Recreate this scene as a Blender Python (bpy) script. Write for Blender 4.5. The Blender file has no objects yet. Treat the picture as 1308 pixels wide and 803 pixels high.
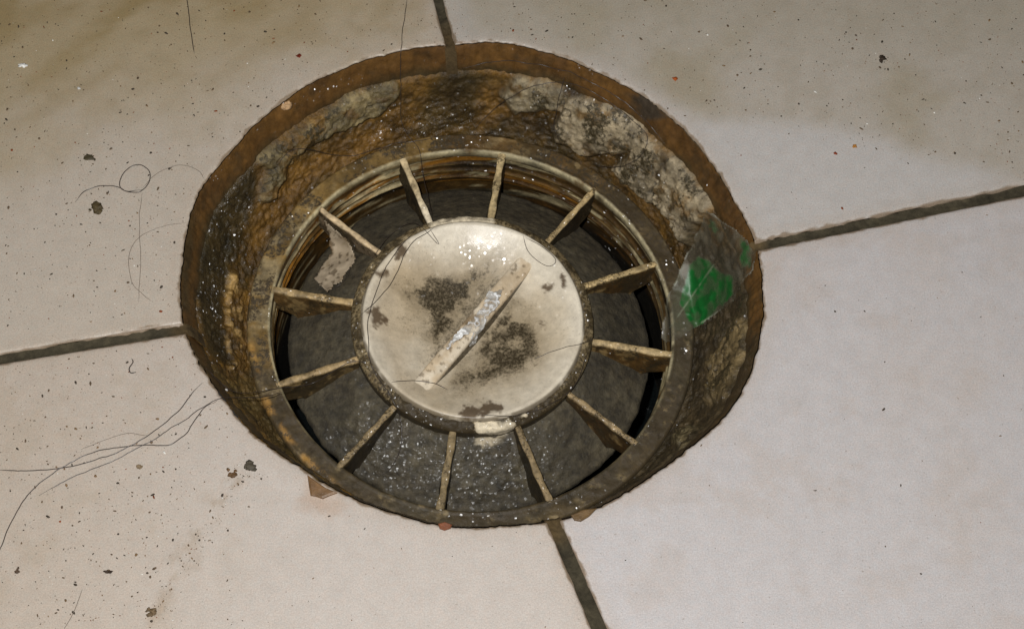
import bpy, bmesh, math, random
import numpy as np
from mathutils import Vector, Matrix
from mathutils.bvhtree import BVHTree

random.seed(7)
rng = np.random.default_rng(7)
scene = bpy.context.scene
COL = scene.collection

# ------------------------------------------------------------------ camera
PW, PH, FPX = 1308.0, 803.0, 2230.0          # photograph size, focal length in its pixels
TH, DIST = 0.478, 0.45                        # tilt from straight down, distance to the floor
OFF = np.array([0.0109, -0.0141, 0.0])        # puts the strainer's centre on the world origin
CAM = np.array([0, -DIST*math.sin(TH), DIST*math.cos(TH)]) + OFF
FWD = np.array([0, math.sin(TH), -math.cos(TH)])
UPV = np.array([0, math.cos(TH), math.sin(TH)])
RGT = np.array([1.0, 0, 0])
cd = bpy.data.cameras.new('camera')
cam = bpy.data.objects.new('camera', cd)
COL.objects.link(cam)
cam.location = CAM
cam.rotation_euler = (TH, 0, 0)
cd.sensor_width = 36
cd.lens = 36*FPX/PW
cd.clip_start = 0.01
cd.clip_end = 50
scene.camera = cam

# ------------------------------------------------------------------ light: dim room + the phone's flash beside the lens
w = bpy.data.worlds.new('World')
scene.world = w
w.use_nodes = True
w.node_tree.nodes['Background'].inputs[0].default_value = (1.0, 0.97, 0.93, 1)
w.node_tree.nodes['Background'].inputs[1].default_value = 0.03
ld = bpy.data.lights.new('phone_flash', 'POINT')
ld.energy = 8.9
ld.color = (1.0, 0.99, 0.98)
ld.shadow_soft_size = 0.004
fl = bpy.data.objects.new('phone_flash', ld)
COL.objects.link(fl)
fl.location = CAM + RGT*-0.018 + UPV*0.022
scene.view_settings.view_transform = 'Standard'
scene.view_settings.look = 'None'
scene.view_settings.exposure = 0.0
scene.view_settings.gamma = 1.0

# ------------------------------------------------------------------ pixel <-> world
def proj(P):
    v = np.asarray(P) - CAM
    z = v @ FWD
    return np.stack([PW/2 + FPX*(v @ RGT)/z, PH/2 - FPX*(v @ UPV)/z], -1)

def rays(p):
    p = np.atleast_2d(np.asarray(p, float))
    d = FWD + np.outer((p[:, 0]-PW/2)/FPX, RGT) + np.outer((PH/2-p[:, 1])/FPX, UPV)
    return d

def unp(p, z0=0.0):
    d = rays(p)
    t = (z0 - CAM[2])/d[:, 2]
    return CAM + d*t[:, None]

# ------------------------------------------------------------------ noise and painting
def _h(i, j, k, s):
    n = (i*73856093 ^ j*19349663 ^ k*83492791 ^ (s*2654435761 & 0x7fffffff)).astype(np.int64)
    n = (n ^ (n >> 13)) * 1274126177 & 0x7fffffff
    n = (n ^ (n >> 16)) * 668265263 & 0x7fffffff
    return (n ^ (n >> 15)) / float(0x7fffffff)

def vn(P, scale, seed=0):
    q = np.asarray(P)/scale + 1000.0
    b = np.floor(q).astype(np.int64)
    f = q - b
    f = f*f*(3-2*f)
    r = 0
    for dx in (0, 1):
        for dy in (0, 1):
            for dz in (0, 1):
                wt = (f[..., 0] if dx else 1-f[..., 0])*(f[..., 1] if dy else 1-f[..., 1])*(f[..., 2] if dz else 1-f[..., 2])
                r = r + wt*_h(b[..., 0]+dx, b[..., 1]+dy, b[..., 2]+dz, seed)
    return r

def fbm(P, scale, seed=0, oct=4):
    r, a, t = 0, 1.0, 0
    for o in range(oct):
        r = r + a*vn(P, scale/2**o, seed+o*17)
        t += a
        a *= 0.55
    return r/t

def lin(c):
    c = np.array(c, float)/255
    return np.where(c <= 0.04045, c/12.92, ((c+0.055)/1.055)**2.4)

def sdpoly(px, poly):
    poly = np.array(poly, float)
    d = np.full(len(px), 1e18)
    ins = np.zeros(len(px), bool)
    n = len(poly)
    for i in range(n):
        a, b = poly[i], poly[(i+1) % n]
        e = b-a
        v = px-a
        t = np.clip((v @ e)/(e @ e), 0, 1)
        d = np.minimum(d, ((v-t[:, None]*e)**2).sum(1))
        c = (a[1] > px[:, 1]) != (b[1] > px[:, 1])
        with np.errstate(divide='ignore', invalid='ignore'):
            xx = a[0] + (px[:, 1]-a[1])*(b[0]-a[0])/(b[1]-a[1])
        ins ^= c & (px[:, 0] < xx)
    d = np.sqrt(d)
    return np.where(ins, -d, d)

def sm(a, b, x):
    t = np.clip((x-a)/(b-a), 0, 1)
    return t*t*(3-2*t)

def blob(P, px, poly, soft=4, amp=14, scale=0.005, seed=1):
    sd = sdpoly(px, poly) + amp*3*(fbm(P, scale, seed)-0.5)
    return sm(soft, -soft, sd)

def mix(c, m, col):
    m = np.asarray(m)[:, None]
    return c*(1-m) + lin(col)*m

# ------------------------------------------------------------------ materials
def nt(name):
    m = bpy.data.materials.new(name)
    m.use_nodes = True
    t = m.node_tree
    return m, t, t.nodes['Principled BSDF'], t.nodes.new, t.links.new

def grunge(name, fine=0.0006, var=0.35, bump=0.0002, bscale=0.0012, rough=(0.75, 0.4), flake=0.0004, tilt=0.9,
           coat=1.0, coat_rough=0.22, spec=0.3, speck=0.0012, dirt=(66,56,40), soft=0.12, mottle=0.3):
    """dirty surface: colour from the painted attribute, broken up by fine grain; wet grit glints where 'wet' is set"""
    m, t, b, N, L = nt(name)
    co = N('ShaderNodeTexCoord')
    at = N('ShaderNodeAttribute'); at.attribute_name = 'Col'
    wt = N('ShaderNodeAttribute'); wt.attribute_name = 'wet'
    n1 = N('ShaderNodeTexNoise'); n1.inputs['Scale'].default_value = 1/fine/4; n1.inputs['Detail'].default_value = 6; n1.inputs['Roughness'].default_value = 0.7
    L(co.outputs['Object'], n1.inputs['Vector'])
    mr = N('ShaderNodeMapRange'); mr.inputs[1].default_value = 0.3; mr.inputs[2].default_value = 0.7
    mr.inputs[3].default_value = 1-var; mr.inputs[4].default_value = 1+var
    L(n1.outputs['Fac'], mr.inputs[0])
    mul = N('ShaderNodeVectorMath'); mul.operation = 'SCALE'
    n4 = N('ShaderNodeTexNoise'); n4.inputs['Scale'].default_value = 1/fine/18; n4.inputs['Detail'].default_value = 7; n4.inputs['Roughness'].default_value = 0.75
    L(co.outputs['Object'], n4.inputs['Vector'])
    m4 = N('ShaderNodeMapRange'); m4.inputs[1].default_value = 0.36; m4.inputs[2].default_value = 0.62
    m4.inputs[3].default_value = 1-mottle; m4.inputs[4].default_value = 1+0.55*mottle
    L(n4.outputs['Fac'], m4.inputs[0])
    m5 = N('ShaderNodeMath'); m5.operation = 'MULTIPLY'; L(mr.outputs[0], m5.inputs[0]); L(m4.outputs[0], m5.inputs[1])
    L(at.outputs['Color'], mul.inputs[0]); L(m5.outputs[0], mul.inputs['Scale'])
    dt = N('ShaderNodeAttribute'); dt.attribute_name = 'dirt'            # speckled dirt: how much of the surface it covers
    n3 = N('ShaderNodeTexNoise'); n3.inputs['Scale'].default_value = 1/speck; n3.inputs['Detail'].default_value = 5; n3.inputs['Roughness'].default_value = 0.78
    L(co.outputs['Object'], n3.inputs['Vector'])
    sb = N('ShaderNodeMath'); sb.operation = 'ADD'; L(n3.outputs['Fac'], sb.inputs[0]); L(dt.outputs['Fac'], sb.inputs[1])
    dm = N('ShaderNodeMapRange'); dm.inputs[1].default_value = 0.97; dm.inputs[2].default_value = 0.97+soft; L(sb.outputs[0], dm.inputs[0])
    mxd = N('ShaderNodeMix'); mxd.data_type = 'RGBA'
    L(dm.outputs[0], mxd.inputs[0]); L(mul.outputs[0], mxd.inputs[6]); mxd.inputs[7].default_value = (*lin(dirt), 1)
    L(mxd.outputs[2], b.inputs['Base Color'])
    n2 = N('ShaderNodeTexNoise'); n2.inputs['Scale'].default_value = 1/bscale/2; n2.inputs['Detail'].default_value = 7
    n2.inputs['Roughness'].default_value = 0.72
    L(co.outputs['Object'], n2.inputs['Vector'])
    bp = N('ShaderNodeBump'); bp.inputs['Strength'].default_value = 1.0; bp.inputs['Distance'].default_value = bump
    L(n2.outputs['Fac'], bp.inputs['Height'])
    L(bp.outputs[0], b.inputs['Normal'])
    rr = N('ShaderNodeMapRange'); rr.inputs[3].default_value = rough[0]; rr.inputs[4].default_value = rough[1]
    L(wt.outputs['Fac'], rr.inputs[0]); L(rr.outputs[0], b.inputs['Roughness'])
    b.inputs['Specular IOR Level'].default_value = spec
    if coat > 0:
        vo = N('ShaderNodeTexVoronoi'); vo.inputs['Scale'].default_value = 1/flake
        L(co.outputs['Object'], vo.inputs['Vector'])
        sub = N('ShaderNodeVectorMath'); sub.operation = 'SUBTRACT'; sub.inputs[1].default_value = (.5, .5, .5)
        L(vo.outputs['Color'], sub.inputs[0])
        sc = N('ShaderNodeVectorMath'); sc.operation = 'SCALE'; sc.inputs['Scale'].default_value = tilt*2
        L(sub.outputs[0], sc.inputs[0])
        ge = N('ShaderNodeNewGeometry')
        ad = N('ShaderNodeVectorMath'); ad.operation = 'ADD'
        L(sc.outputs[0], ad.inputs[0]); L(ge.outputs['Normal'], ad.inputs[1])
        no = N('ShaderNodeVectorMath'); no.operation = 'NORMALIZE'
        L(ad.outputs[0], no.inputs[0]); L(no.outputs[0], b.inputs['Coat Normal'])
        cw = N('ShaderNodeMath'); cw.operation = 'MULTIPLY'; cw.inputs[1].default_value = coat
        L(wt.outputs['Fac'], cw.inputs[0]); L(cw.outputs[0], b.inputs['Coat Weight'])
        b.inputs['Coat Roughness'].default_value = coat_rough
        b.inputs['Coat IOR'].default_value = 1.6
    return m

M_clay = grunge('wet_clay_edge', mottle=0.25, fine=0.0006, var=0.35, bump=0.0003, bscale=0.002, rough=(0.45, 0.28), flake=0.0005, tilt=0.7, spec=0.45)
M_mort = grunge('slimy_mortar', speck=0.0011, dirt=(62,53,32), mottle=0.5, fine=0.0006, var=0.55, bump=0.0011, bscale=0.0022, rough=(0.45, 0.25), flake=0.0006, tilt=0.9, coat=0.7, coat_rough=0.26, spec=0.5)
M_ring = grunge('grimy_plastic_ring', mottle=0.45, fine=0.0006, var=0.4, bump=0.0003, bscale=0.0016, rough=(0.6, 0.35), flake=0.00045, tilt=0.9)
M_rib = grunge('grimy_rib', speck=0.0008, dirt=(58,48,30), fine=0.0005, var=0.5, bump=0.0003, bscale=0.0012, rough=(0.6, 0.4), flake=0.00045, tilt=0.8)
M_sludge = grunge('wet_sludge', fine=0.0006, var=0.6, mottle=0.4, bump=0.0007, bscale=0.0012, rough=(0.75, 0.36), flake=0.0006, tilt=0.45, coat=0.6, coat_rough=0.3, spec=0.5)
M_pipe = grunge('stained_pipe', fine=0.0009, var=0.5, bump=0.0005, bscale=0.002, rough=(0.6, 0.4), flake=0.0005, tilt=0.8)
M_knob = grunge('stained_cream_plastic', mottle=0.16, speck=0.0008, dirt=(60,52,37), soft=0.32, fine=0.0005, var=0.12, bump=0.0001, bscale=0.0022, rough=(0.36, 0.2), flake=0.0006, tilt=0.35, coat=0.8, coat_rough=0.2)
M_grout = grunge('dark_grout', fine=0.0005, var=0.35, bump=0.0006, bscale=0.0012, rough=(0.9, 0.6), coat=0, spec=0.2)
M_slab = grunge('screed', fine=0.001, var=0.3, bump=0.0005, bscale=0.002, rough=(0.9, 0.7), coat=0)
M_grit = grunge('grit_grains', fine=0.0003, var=0.4, bump=0.0001, bscale=0.0005, rough=(0.8, 0.25), coat=0)

def tile_mat():
    m, t, b, N, L = nt('glazed_floor_tile')
    co = N('ShaderNodeTexCoord')
    at = N('ShaderNodeAttribute'); at.attribute_name = 'Col'
    def noise(scale, detail, rough=0.6):
        n = N('ShaderNodeTexNoise'); n.inputs['Scale'].default_value = scale; n.inputs['Detail'].default_value = detail
        n.inputs['Roughness'].default_value = rough
        L(co.outputs['Object'], n.inputs['Vector'])
        return n
    def rng_(src, a, c, lo, hi):
        r = N('ShaderNodeMapRange'); r.inputs[1].default_value = a; r.inputs[2].default_value = c
        r.inputs[3].default_value = lo; r.inputs[4].default_value = hi
        L(src, r.inputs[0]); return r.outputs[0]
    g = rng_(noise(2600, 2, 0.8).outputs['Fac'], 0.25, 0.75, 0.80, 1.20)       # fine speckled glaze
    g2 = rng_(noise(220, 5).outputs['Fac'], 0.3, 0.7, 0.95, 1.05)
    mm = N('ShaderNodeMath'); mm.operation = 'MULTIPLY'
    L(g, mm.inputs[0]); L(g2, mm.inputs[1])
    v = N('ShaderNodeVectorMath'); v.operation = 'SCALE'
    L(at.outputs['Color'], v.inputs[0]); L(mm.outputs[0], v.inputs['Scale'])
    # warm / cool mottling of the glaze
    mx = N('ShaderNodeMix'); mx.data_type = 'RGBA'; mx.blend_type = 'MULTIPLY'
    ramp = N('ShaderNodeValToRGB')
    ramp.color_ramp.elements[0].position = 0.35; ramp.color_ramp.elements[0].color = (1.0, 0.97, 0.955, 1)
    ramp.color_ramp.elements[1].position = 0.65; ramp.color_ramp.elements[1].color = (0.97, 0.99, 1.0, 1)
    L(noise(700, 3).outputs['Fac'], ramp.inputs[0])
    mx.inputs[0].default_value = 1.0
    L(v.outputs[0], mx.inputs[6]); L(ramp.outputs[0], mx.inputs[7])
    pit = rng_(noise(1100, 2, 0.5).outputs['Fac'], 0.68, 0.76, 0.0, 0.4)        # pin-prick specks in the glaze
    mp = N('ShaderNodeMix'); mp.data_type = 'RGBA'
    L(pit, mp.inputs[0]); L(mx.outputs[2], mp.inputs[6]); mp.inputs[7].default_value = (*lin((112,98,80)), 1)
    L(mp.outputs[2], b.inputs['Base Color'])
    b.inputs['Roughness'].default_value = 0.42
    b.inputs['Specular IOR Level'].default_value = 0.45
    bp = N('ShaderNodeBump'); bp.inputs['Strength'].default_value = 0.6; bp.inputs['Distance'].default_value = 0.00008
    L(noise(1500, 3).outputs['Fac'], bp.inputs['Height']); L(bp.outputs[0], b.inputs['Normal'])
    return m
M_tile = tile_mat()

def plain(name, col, rough=0.5, **kw):
    m, t, b, N, L = nt(name)
    co = N('ShaderNodeTexCoord')
    n = N('ShaderNodeTexNoise'); n.inputs['Scale'].default_value = 1500; n.inputs['Detail'].default_value = 4
    L(co.outputs['Object'], n.inputs['Vector'])
    r = N('ShaderNodeValToRGB')
    c = lin(col)
    r.color_ramp.elements[0].position = 0.3; r.color_ramp.elements[0].color = (*(c*0.65), 1)
    r.color_ramp.elements[1].position = 0.7; r.color_ramp.elements[1].color = (*np.minimum(c*1.3, 1), 1)
    L(n.outputs['Fac'], r.inputs[0]); L(r.outputs[0], b.inputs['Base Color'])
    b.inputs['Roughness'].default_value = rough
    for k, v in kw.items():
        b.inputs[k].default_value = v
    return m
M_hair = plain('dark_hair', (58, 50, 46), 0.28)
M_hair2 = plain('fine_brown_hair', (118, 106, 94), 0.4)
M_water = plain('black_water', (14, 17, 17), 0.06)

def film_mat(name, rough=0.25):
    m, t, b, N, L = nt(name)
    at = N('ShaderNodeAttribute'); at.attribute_name = 'Col'
    al = N('ShaderNodeAttribute'); al.attribute_name = 'wet'
    co = N('ShaderNodeTexCoord')
    n = N('ShaderNodeTexNoise'); n.inputs['Scale'].default_value = 900; n.inputs['Detail'].default_value = 4
    L(co.outputs['Object'], n.inputs['Vector'])
    bp = N('ShaderNodeBump'); bp.inputs['Distance'].default_value = 0.00012
    L(n.outputs['Fac'], bp.inputs['Height']); L(bp.outputs[0], b.inputs['Normal'])
    L(at.outputs['Color'], b.inputs['Base Color'])
    L(al.outputs['Fac'], b.inputs['Alpha'])
    b.inputs['Roughness'].default_value = rough
    b.inputs['Specular IOR Level'].default_value = 0.6
    return m
M_film = film_mat('clear_plastic_film', 0.45)
M_foil = film_mat('crumpled_film', 0.3)
M_paper = film_mat('wet_paper', 0.6)

# ------------------------------------------------------------------ object helpers
WORLD_GEO = []        # (verts, faces) of everything solid, for dropping small things onto it

def link(name, V, F, mat, parent=None, mtx=None, col=None, wet=None, smooth=True, solid=True, dirt=None):
    me = bpy.data.meshes.new(name)
    V = np.asarray(V, float)
    me.from_pydata(V.tolist(), [], [list(f) for f in F])
    if col is not None:
        a = me.attributes.new('Col', 'FLOAT_COLOR', 'POINT')
        a.data.foreach_set('color', np.c_[np.clip(col, 0, 1), np.ones(len(V))].astype(np.float32).ravel())
        a = me.attributes.new('wet', 'FLOAT', 'POINT')
        a.data.foreach_set('value', np.broadcast_to(np.asarray(0.0 if wet is None else wet, np.float32), (len(V),)).astype(np.float32).copy())
        if dirt is not None:
            a = me.attributes.new('dirt', 'FLOAT', 'POINT')
            a.data.foreach_set('value', np.asarray(dirt, np.float32).copy())
    if smooth:
        me.polygons.foreach_set('use_smooth', [True]*len(me.polygons))
    me.materials.append(mat)
    o = bpy.data.objects.new(name, me)
    COL.objects.link(o)
    if parent is not None:
        o.parent = parent
    if solid:
        WV = V if mtx is None else V @ mtx[:3, :3].T + mtx[:3, 3]
        WORLD_GEO.append((WV, [list(f) for f in F]))
    return o

def tag(o, label=None, cat=None, group=None, kind=None):
    if label: o['label'] = label
    if cat: o['category'] = cat
    if group: o['group'] = group
    if kind: o['kind'] = kind
    return o

def gridfaces(n, m, closed=False, flip=False, base=0):
    F = []
    for i in range(n if closed else n-1):
        j = (i+1) % n
        for k in range(m-1):
            q = [base+i*m+k, base+j*m+k, base+j*m+k+1, base+i*m+k+1]
            F.append(q[::-1] if flip else q)
    return F

ANG = lambda n: np.linspace(0, 2*math.pi, n, endpoint=False)

def lathe(prof, n, flip=False):
    """prof: list of (r, z) -> vertices [n, m, 3] and faces"""
    a = ANG(n)
    pr = np.array(prof)
    V = np.stack([np.outer(np.cos(a), pr[:, 0]), np.outer(np.sin(a), pr[:, 0]), np.tile(pr[:, 1], (n, 1))], -1)
    return V, gridfaces(n, len(pr), True, flip)

def resample(pts, n):
    pts = np.array(pts, float)
    s = np.r_[0, np.cumsum(np.linalg.norm(np.diff(pts, axis=0), axis=1))]
    t = np.linspace(0, s[-1], n)
    return np.stack([np.interp(t, s, pts[:, k]) for k in range(pts.shape[1])], -1)

def catmull(pts, per=10):
    p = np.array(pts, float)
    p = np.vstack([2*p[0]-p[1], p, 2*p[-1]-p[-2]])
    out = []
    for i in range(1, len(p)-2):
        for t in np.linspace(0, 1, per, endpoint=False):
            out.append(0.5*((2*p[i]) + (-p[i-1]+p[i+1])*t + (2*p[i-1]-5*p[i]+4*p[i+1]-p[i+2])*t*t + (-p[i-1]+3*p[i]-3*p[i+1]+p[i+2])*t**3))
    out.append(p[-2])
    return np.array(out)

# ------------------------------------------------------------------ the floor: hole outline, tiles, grout
RIM = [(577,57),(640,53),(700,66),(760,90),(815,118),(860,152),(900,195),(930,240),(955,285),(968,315),(974,360),(976,400),
       (970,440),(958,480),(935,520),(905,553),(870,580),(835,605),(790,635),(745,655),(705,665),(660,670),(610,673),(565,670),
       (515,658),(470,645),(430,625),(390,600),(350,575),(315,545),(285,510),(262,475),(245,445),(232,415),(230,380),(233,330),
       (240,285),(252,245),(275,215),(300,185),(340,145),(380,115),(430,90),(480,72),(530,60)]
rw = unp(RIM)[:, :2]
ra = np.arctan2(rw[:, 1], rw[:, 0]); rr_ = np.hypot(rw[:, 0], rw[:, 1])
o_ = np.argsort(ra); ra, rr_ = ra[o_], rr_[o_]
ra3 = np.r_[ra-2*math.pi, ra, ra+2*math.pi]; rr3 = np.r_[rr_, rr_, rr_]
def hole_r(a):
    a = (np.asarray(a)+math.pi) % (2*math.pi) - math.pi
    k = 0
    for s in (-0.04, 0, 0.04):
        k = k + np.interp(a+s, ra3, rr3)
    P = np.stack([np.cos(a)*0.07, np.sin(a)*0.07, 0*a], -1)
    return k/3 + 0.0004*(fbm(P, 0.006, 5)-0.5)*2 + 0.0003*(fbm(P, 0.0011, 6, 2)-0.5)*2

TILE_T = 0.0095
# the sides of the four joints in the photograph: two points each, at the hole and towards the picture's edge
J = dict(left_up=((230,413),(0,451)), left_dn=((233,426),(0,464)), right_up=((966,308),(1308,236)), right_dn=((971,319),(1308,250)),
         top_l=((569,56),(554,0)), top_r=((581,56),(566,0)), bot_l=((698,665),(756,803)), bot_r=((715,662),(776,803)))
def jline(k):
    a, b = unp(J[k])[:, :2]
    d = (b-a)/np.linalg.norm(b-a)
    return a, d
FAR = 0.36
def jpt(k, s):
    a, d = jline(k)
    return a + d*s

def tile_colour(P, px, which, edge):
    n = len(P)
    f1 = fbm(P, 0.03, 21); f2 = fbm(P, 0.008, 22); f3 = fbm(P, 0.0025, 23, 3)
    base = dict(TL=(180,169,155), TR=(182,177,172), BL=(185,176,167), BR=(184,179,177))[which]
    c = np.tile(lin(base), (n, 1))
    if which == 'TL':
        st = blob(P, px, [(-400,-400),(520,-400),(500,40),(330,95),(180,140),(60,180),(-400,260)], 90, 40, 0.025, 31)
        c = mix(c, 0.85*st, (158,141,108))
        q = np.stack([P[:, 0]*0.8+P[:, 1]*0.6, (P[:, 1]*0.8-P[:, 0]*0.6)*3.0, P[:, 2]], -1)      # streaks running up to the right
        c = mix(c, 0.75*sm(0.46, 0.7, fbm(q, 0.03, 33))*sm(240, 20, px[:, 1] + 0.25*px[:, 0]), (138,118,78))
        c = mix(c, 0.25*sm(0.52, 0.72, f2)*sm(330, 60, px[:, 1]), (148,130,98))
    if which == 'TR':
        st = blob(P, px, [(560,-500),(1900,-500),(1900,330),(1300,232),(1190,200),(1090,168),(980,150),(880,146),(760,80),(600,40)], 18, 9, 0.014, 41)
        c = mix(c, 0.7*st, (166,156,140))
        c = mix(c, 0.5*st*sm(0.45, 0.7, f1), (150,138,112))
        c = mix(c, 0.15*st*sm(0.5, 0.7, f2), (140,126,100))
        c = mix(c, 0.35*sm(120, 0, px[:, 1]), (152,142,120))
    if which == 'BL':
        c = mix(c, 0.5*sm(420, 40, px[:, 0] + 60*(f1-0.5)), (174,158,138))
        c = mix(c, 0.2*sm(0.5, 0.72, f2)*sm(460, 100, px[:, 0]), (160,142,116))
        tr = [(330,585),(318,612),(270,670),(225,745),(205,790),(190,810),(182,790),(215,730),(255,665),(300,600)]
        c = mix(c, 0.4*blob(P, px, tr, 9, 14, 0.004, 47)*sm(0.42, 0.62, f3), (146,126,100))
        c = mix(c, 0.5*blob(P, px, [(395,330+290),(440,650),(420,665),(385,640)], 12, 10, 0.004, 48), (168,138,112))
    if which == 'BR':
        c = mix(c, 0.35*sm(0.5, 0.75, f1), (182,172,164))
        c = mix(c, 0.3*sm(0.55, 0.72, f2), (176,164,154))
    # brown grime along the cut and along the joints
    e = edge + 0.0009*(f3-0.5)*2
    c = mix(c, 0.85*sm(0.0007, 0.0001, e), (104,82,52))
    c = mix(c, 0.25*sm(0.006, 0.0, e), (172,156,138))
    return c

floor_bm = None
# screed slab under everything, with the hole left open
n = 360
a = ANG(n)
inner = hole_r(a) - 0.001
sq = 0.55/np.maximum(np.abs(np.cos(a)), np.abs(np.sin(a)))
V = np.concatenate([np.stack([np.cos(a)*r, np.sin(a)*r, np.full(n, z)], -1) for r, z in
                    ((inner, -0.06), (inner, -TILE_T-0.0006), (sq, -TILE_T-0.0006), (sq, -0.06))])
F = []
for k in range(3):
    for i in range(n):
        F.append([k*n+i, k*n+(i+1) % n, (k+1)*n+(i+1) % n, (k+1)*n+i][::-1])
floor = link('floor', V, F, M_slab, col=np.tile(lin((95,82,62)), (len(V), 1)), smooth=False)
tag(floor, 'pale glazed tile floor with dark joints round a drain hole', 'floor', kind='structure')

def angle_of(p): return math.atan2(p[1], p[0])
TILES = dict(TR=('right_up', 'top_r'), TL=('top_l', 'left_up'), BL=('left_dn', 'bot_l'), BR=('bot_r', 'right_dn'))
NU, NV = 260, 150
for which, (ka, kb) in TILES.items():
    pa, da = jline(ka); pb, db = jline(kb)
    a0, a1 = angle_of(pa), angle_of(pb)
    if a1 < a0: a1 += 2*math.pi
    u = np.linspace(0, 1, NU)
    u = u + 0.0                                   # closer together by the joints
    u = np.where(u < 0.5, 0.5*(2*u)**1.7, 1-0.5*(2*(1-u))**1.7)
    v = np.linspace(0, 1, NV)**2.2
    ang = a0 + (a1-a0)*u
    Pm = np.stack([np.cos(ang)*hole_r(ang), np.sin(ang)*hole_r(ang)], -1)
    fa, fb = jpt(ka, FAR), jpt(kb, FAR)
    corner = fa + fb - (pa+pb)/2*0.6
    q0 = np.where((u < 0.5)[:, None], fa+(corner-fa)*(2*u)[:, None], corner+(fb-corner)*(2*u-1)[:, None])
    # start the joint sides exactly on the joint lines
    w0 = np.exp(-u*60)[:, None]; w1 = np.exp(-(1-u)*60)[:, None]
    Pm = Pm*(1-w0-w1) + (pa*np.linalg.norm(Pm[0])/np.linalg.norm(pa))*w0 + (pb*np.linalg.norm(Pm[-1])/np.linalg.norm(pb))*w1
    XY = Pm[:, None, :]*(1-v[None, :, None]) + q0[:, None, :]*v[None, :, None]
    P3 = np.concatenate([XY, np.zeros(XY.shape[:2]+(1,))], -1)
    # ragged joint sides
    for idx, d in ((0, da), (NU-1, db)):
        nrm = np.array([-d[1], d[0]])*(1 if idx == 0 else -1)
        P3[idx, :, :2] += nrm*(0.00022*(fbm(P3[idx], 0.004, 61)-0.5)*2 + 0.00025*(fbm(P3[idx], 0.0012, 62, 2)-0.5)*2)[:, None]
    dist_u = np.minimum(np.linalg.norm(XY-XY[:1], axis=-1), np.linalg.norm(XY-XY[-1:], axis=-1))
    dist_v = np.linalg.norm(XY-XY[:, :1], axis=-1)
    edge = np.minimum(dist_u, dist_v)
    P3[:, :, 2] = -0.0005*np.exp(-edge/0.0004)
    Vt = P3.reshape(-1, 3)
    Ft = gridfaces(NU, NV)
    px = proj(Vt)
    col = tile_colour(Vt, px, which, edge.ravel())
    # the other three sides and the underside, so that the tile is a slab
    def idx(i, k): return i*NV+k
    ring_i = [idx(i, NV-1) for i in range(NU)] 
    side = [idx(0, k) for k in range(NV)] + ring_i[1:] + [idx(NU-1, k) for k in range(NV-2, -1, -1)]
    base = len(Vt)
    low = Vt[side].copy(); low[:, 2] = -TILE_T
    Vall = np.vstack([Vt, low])
    for i in range(len(side)-1):
        Ft.append([side[i], side[i+1], base+i+1, base+i])
    colall = np.vstack([col, np.tile(lin((110,88,60)), (len(low), 1))])
    lab = dict(TL='tile with tan dirt and loop of hair', TR='tile with a dirty band curving round a cleaner patch',
               BL='tile crossed by long hairs and a dirt trail', BR='cleanest tile, plain pale grey pink')[which]
    t = link('tile', Vall, Ft, M_tile, floor, col=colall)
    t['label'] = lab
    # the cut clay body of the tile, seen as a brown band under the glaze
    m = 14
    s = np.linspace(0, 1, m)
    A2 = np.linspace(a0, a1, NU)
    R0 = np.interp(A2, ang, np.linalg.norm(Pm, axis=1))
    Rr = R0[:, None] - 0.0003 - 0.0030*s[None, :]**0.8
    Z = -0.0004 - (TILE_T)*s[None, :]*np.ones((NU, 1))
    Pc = np.stack([np.cos(A2)[:, None]*Rr, np.sin(A2)[:, None]*Rr, Z], -1)
    Rr = Rr + (0.0006*(fbm(Pc, 0.007, 71)-0.5)*2 + 0.0004*(fbm(Pc, 0.0022, 72)-0.5)*2)*np.minimum(1, s*5)[None, :]
    Pc = np.stack([np.cos(A2)[:, None]*Rr, np.sin(A2)[:, None]*Rr, Z], -1)
    Vc = Pc.reshape(-1, 3)
    px = proj(Vc)
    cc = np.tile(lin((100,70,32)), (len(Vc), 1))
    cc = mix(cc, 0.7*sm(0.45, 0.65, fbm(Vc, 0.012, 73)), (84,58,28))
    cc = mix(cc, 0.6*sm(0.55, 0.7, fbm(Vc, 0.004, 74)), (74,56,32))
    cc = mix(cc, sm(0.55, 1.0, np.tile(s, NU)+0.5*(fbm(Vc, 0.006, 75)-0.5)), (62,50,28))
    cc = mix(cc, blob(Vc, px, [(800,120),(838,120),(850,150),(825,152)], 5, 6, 0.003, 76), (66,56,44))
    cc = mix(cc, 0.8*blob(Vc, px, [(225,420),(260,520),(420,640),(560,690),(800,660),(960,520),(985,430),(960,420),(900,520),(560,640),(300,500)], 8, 6, 0.006, 77), (64,52,32))
    cc = mix(cc, 0.7*blob(Vc, px, [(228,300),(246,250),(250,300),(240,400),(228,400)], 5, 6, 0.004, 78), (60,52,34))
    link('clay_edge', Vc, gridfaces(NU, m), M_clay, t, col=cc, wet=0.55*sm(0.5, 0.7, fbm(Vc, 0.008, 79)))

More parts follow.
